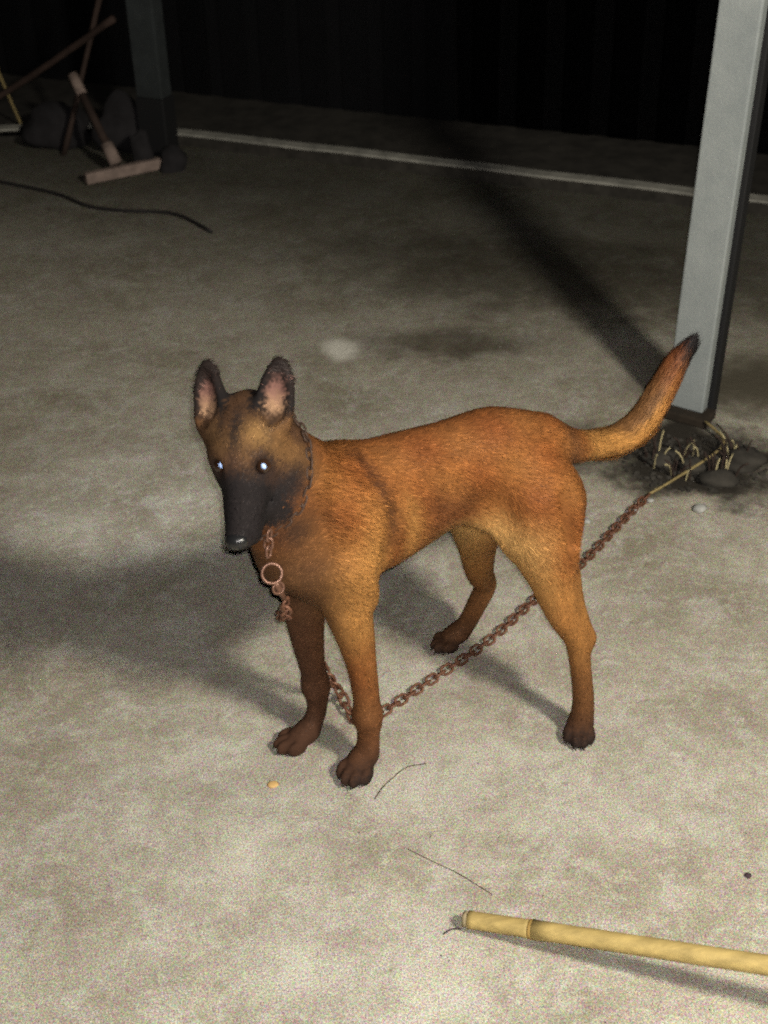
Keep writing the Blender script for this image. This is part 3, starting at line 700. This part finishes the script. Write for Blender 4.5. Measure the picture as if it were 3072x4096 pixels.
tl = ss(0.42, 0.45, Pp[:, 0]); tdir = np.stack([np.where(Pp[:, 0] > 0.52, 0.5, 1.0), np.zeros(NF), np.where(Pp[:, 0] > 0.50, 0.85, -0.1)], 1)
flow = flow*(1-tl[:, None]) + tdir*tl[:, None]
pawm = ss(0.04, 0.025, Pp[:, 2]); flow = flow*(1-pawm[:, None]) + V(-0.8, 0, -0.4)*pawm[:, None]
flow += rng.normal(0, 0.11, (NF, 3))
flow -= Nn*(flow*Nn).sum(1)[:, None]; flow /= np.linalg.norm(flow, axis=1)[:, None]+1e-9
ln = 0.0095*(1-0.40*hd)*(1-0.35*lg)*(1-0.5*pawm)*(1+0.9*tl)*rng.uniform(0.6, 1.25, NF)
eard = np.zeros(NF)
for s in (-1, 1):
    Q = Pp-Hd(-0.014, s*0.040 - 0.0050, 0.022); eard = np.maximum(eard, ss(0.01, 0.03, Q@ear_e)*ss(0.04, 0.03, np.abs(Q@hr)))
ln *= (1-0.45*eard)
nk = ss(0.07, 0.03, Pp[:, 0])*ss(0.40, 0.44, Pp[:, 2])*(1-hd); ln *= 1+0.8*nk
belly = ss(-0.5, -0.9, Nn[:, 2])*ss(0.12, 0.16, Pp[:, 0])*(1-lg); ln *= 1+0.5*belly
lift = rng.uniform(0.05, 0.26, NF)
side = np.cross(flow, Nn); side /= np.linalg.norm(side, axis=1)[:, None]+1e-9
wd = 0.00042*rng.uniform(0.7, 1.4, NF)
root = Pp - Nn*0.0006
mid = root + (flow*0.55 + Nn*lift[:, None]*0.75)*ln[:, None]; tip = root + (flow*1.0 + Nn*lift[:, None]*0.75)*ln[:, None]
VV = np.stack([root-side*wd[:, None], root+side*wd[:, None], mid+side*wd[:, None]*0.8, mid-side*wd[:, None]*0.8, tip], 1).reshape(-1, 3)
zmin = np.maximum(VV[:, 2], 0.001); VV[:, 2] = zmin
base = np.arange(NF)*5
li = np.stack([base, base+1, base+2, base+3, base+3, base+2, base+4], 1).ravel()
fm = bpy.data.meshes.new('fur'); fm.vertices.add(NF*5); fm.vertices.foreach_set('co', VV.ravel())
fm.loops.add(NF*7); fm.loops.foreach_set('vertex_index', li.astype(np.int32))
fm.polygons.add(NF*2); st = np.stack([np.arange(NF)*7, np.arange(NF)*7+4], 1).ravel(); fm.polygons.foreach_set('loop_start', st.astype(np.int32))
fm.update(calc_edges=True)
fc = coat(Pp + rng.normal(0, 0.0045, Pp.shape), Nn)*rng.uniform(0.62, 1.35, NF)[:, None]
rr_ = rng.random(NF)                                                          # stray black-tipped and pale guard hairs
fc = np.where((rr_ < 0.07)[:, None], fc*0.45, fc); fc = np.where((rr_ > 0.95)[:, None], fc*1.5 + V(0.008, 0.006, 0.004), fc)
tipc = fc*1.15
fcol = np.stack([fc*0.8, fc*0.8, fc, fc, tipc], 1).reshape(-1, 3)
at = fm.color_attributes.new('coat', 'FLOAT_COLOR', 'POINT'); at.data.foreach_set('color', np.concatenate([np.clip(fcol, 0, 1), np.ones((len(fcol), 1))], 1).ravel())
fm.polygons.foreach_set('use_smooth', [True]*len(fm.polygons))
cn = Nn + flow*0.25 + rng.normal(0, 0.12, (NF, 3)); cn /= np.linalg.norm(cn, axis=1)[:, None]
fm.normals_split_custom_set_from_vertices(np.repeat(cn, 5, 0).tolist())
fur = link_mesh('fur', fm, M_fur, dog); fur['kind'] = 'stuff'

# ---- eyes, nose, claws
def ball(name, c, rad, axes, m_, parent, seg=24):
    bm = bmesh.new(); bmesh.ops.create_uvsphere(bm, u_segments=seg, v_segments=seg//2, radius=1)
    A = Matrix(np.array(axes).T.tolist()).to_4x4() @ Matrix.Diagonal((*rad, 1)); A.translation = Vector(c.tolist())
    bmesh.ops.transform(bm, matrix=A, verts=bm.verts); return from_bm(name, bm, m_, parent, True)
M_eye = mat('dark_brown_eye', (0.03, 0.014, 0.008), 0.08, spec=0.6)
M_eyeshine = mat('painted_eyeshine', (0.42, 0.58, 0.95), 0.5, metal=0.3)  # flash glint of the eyes, put into a pale blue disc colour
M_nose = mat('wet_black_nose', (0.012, 0.012, 0.013), 0.28, spec=0.6, bump=0.15, bscale=600)
M_claw = mat('dark_claw', (0.03, 0.025, 0.022), 0.4)
camL = DOG.inverted() @ Vector((0, 0, CAM_H)); camL = V(*camL)
for e_ in EYE:
    ey = ball('eye', e_, (0.0088, 0.0088, 0.0088), HA, M_eye, dog)
    g = camL-e_; g /= np.linalg.norm(g)
    a1 = np.cross(g, hu); a1 /= np.linalg.norm(a1); a2 = np.cross(g, a1)
    ball('pupil_shine', e_ + g*0.0080, (0.0030, 0.0040, 0.0014), [a1, a2, g], M_eyeshine, ey, 16)
nose = ball('nose', Hd(0.129, 0.0065, -0.010), (0.0105, 0.0145, 0.0105), HA, M_nose, dog)
for s in (-1, 1): ball('nostril', Hd(0.1365, s*0.0065+0.0065, -0.010), (0.0034, 0.0026, 0.0030), HA, M_black, nose, 12)
for c_, d_ in claws:
    d_ = d_/np.linalg.norm(d_); bm = bmesh.new(); p0 = Vector(c_.tolist()); dd = Vector(d_.tolist())
    tube(bm, [p0-dd*0.003, p0+dd*0.002, p0+dd*0.0045], [0.0020, 0.0015, 0.0004], 8); from_bm('claw', bm, M_claw, dog, True)

# ------------------------------------------------------------------ chain collar and leash chain (every link a part)
def link_mesh_data(L, W, r, name):
    bm = bmesh.new(); n = 20; ring = []
    for i in range(n):
        a = 2*math.pi*i/n; x = math.cos(a)*W/2; y = math.sin(a)*W/2 + (L-W)/2*(1 if math.sin(a) >= 0 else -1)
        ring.append(Vector((y, x, 0)))
    rings = []
    for i, p in enumerate(ring):
        t = (ring[(i+1) % n]-ring[i-1]).normalized(); x = Vector((0, 0, 1)); y = t.cross(x)
        rings.append([bm.verts.new(p+(x*math.cos(k*math.pi/3)+y*math.sin(k*math.pi/3))*r) for k in range(6)])
    for i in range(n):
        a, b = rings[i], rings[(i+1) % n]
        for k in range(6): bm.faces.new((a[k], a[(k+1) % 6], b[(k+1) % 6], b[k]))
    me = bpy.data.meshes.new(name); bm.normal_update(); bm.to_mesh(me); bm.free()
    me.polygons.foreach_set('use_smooth', [True]*len(me.polygons)); return me

def lay_chain(parent, pts, L, W, r, m_, flat=None):
    me = link_mesh_data(L, W, r, 'chain_link'); me.materials.append(m_)
    inv = parent.matrix_world.inverted() if parent else Matrix.Identity(4)
    pp = spline(pts, L-2.3*r)
    for i, (a, b) in enumerate(zip(pp, pp[1:])):
        c = (a+b)/2; x = (b-a).normalized(); up = Vector((0, 0, 1)) if abs(x.z) < 0.8 else Vector((0.4, -0.9, 0))
        y = up.cross(x).normalized(); z = x.cross(y)
        ang = (0.75 if i % 2 else -0.75) + random.uniform(-.15, .15)
        y2 = y*math.cos(ang)+z*math.sin(ang); z2 = x.cross(y2)
        M_ = Matrix((x, y2, z2)).transposed().to_4x4(); M_.translation = c
        o = bpy.data.objects.new('chain_link', me); C.objects.link(o); o.parent = parent; o.matrix_basis = inv @ M_

def D2W(p): return DOG @ Vector(p)
bpy.context.view_layer.update()
# collar: loop round the neck
collar = empty('chain_collar', tuple(D2W((-0.04, -0.02, 0.47))))
tag(collar, 'rusty choke chain collar around the dog neck', 'collar')
bpy.context.view_layer.update()
nc = V(-0.072, -0.028, 0.492); nax = V(-0.105, -0.045, 0.080); nax /= np.linalg.norm(nax)
e1 = np.cross(nax, V(0, 1, 0)); e1 /= np.linalg.norm(e1); e2 = np.cross(nax, e1)
loop = []
for i in range(25):
    a = 2*math.pi*i/24; d_ = e1*math.cos(a)+e2*math.sin(a)
    t = 0.15                                          # walk inwards until the coat is met
    while t > 0.03:
        q = nc + d_*t; ii = np.clip(((q-LO)/H).astype(int), 0, dims-1)
        if field[tuple(ii)] < 0.003: break
        t -= 0.002
    loop.append(D2W(nc + d_*(t-0.0015)))
lay_chain(collar, loop, 0.015, 0.009, 0.0014, mat('dark_collar_steel', (0.075, 0.045, 0.032), 0.6, metal=0.2, noise=0.5, nscale=90))
snap = empty('leash_chain', (0.16, 1.76, 0)); bpy.context.view_layer.update()
tag(snap, 'long rusty link chain running from the dog collar over the floor to the post', 'chain')
inv = snap.matrix_world.inverted()
def ringpart(name, c, R_, r, nrm, m_, parent):
    bm = bmesh.new(); nrm = Vector(nrm).normalized(); x = nrm.orthogonal().normalized(); y = nrm.cross(x)
    tube(bm, [Vector(c)-parent.location + (x*math.cos(2*math.pi*k/20)+y*math.sin(2*math.pi*k/20))*R_ for k in range(21)], r, 8, cap=False)
    return from_bm(name, bm, m_, parent, True)
r1 = D2W((-0.094, -0.066, 0.440)); r2 = D2W((-0.090, -0.062, 0.402)); r3 = D2W((-0.082, -0.060, 0.372))
lay_chain(collar, [D2W((-0.090, -0.066, 0.468)), r1, D2W((-0.092, -0.066, 0.424))], 0.016, 0.010, 0.0018, M_ring)
ringpart('collar_ring', r2, 0.0125, 0.0022, (0.15, -0.85, 0.5), M_ring, collar)
bm = bmesh.new(); q = D2W((-0.086, -0.062, 0.388))-snap.location; tube(bm, [q, q+(r3-r2)*0.25, D2W((-0.074, -0.060, 0.352))-snap.location], [0.0035, 0.0052, 0.0030], 10); from_bm('snap_hook', bm, M_ring, snap, True)
ringpart('swivel_ring', D2W((-0.083, -0.062, 0.377)), 0.0075, 0.0019, (0.5, -0.8, 0.3), M_ring, snap)
hang = [D2W((-0.074, -0.060, 0.352)), D2W((-0.068, -0.045, 0.322)), D2W((-0.055, -0.012, 0.288)), D2W((-0.040, 0.042, 0.250)), D2W((0.0, 0.083, 0.200)), D2W((0.026, 0.080, 0.130)), D2W((0.044, 0.080, 0.080)), Vector((-0.096+0.022, 1.645-0.03, 0.022)),
        Vector((-0.049, 1.565, 0.007)), Vector((-0.015, 1.585, 0.006)), Vector((0.060, 1.655, 0.006)), Vector((0.163, 1.754, 0.006)), Vector((0.256, 1.868, 0.007)), Vector((0.34, 1.959, 0.006)), Vector((0.43, 2.085, 0.007)), Vector((0.500, 2.180, 0.008))]
lay_chain(snap, hang, 0.0225, 0.0135, 0.0024, M_chain)
bm = bmesh.new(); tube(bm, spline([(0.498, 2.178, 0.008), (0.53, 2.20, 0.012), (0.58, 2.238, 0.018), (0.64, 2.29, 0.022), (0.672, 2.335, 0.02), (0.677, 2.38, 0.015), (0.655, 2.43, 0.02)], 0.012), 0.0028, 8, wob=0.12)
tag(from_bm('straw_rope', bm, M_rope, None, True), 'yellowish rope tying the chain end to the post foot', 'rope')
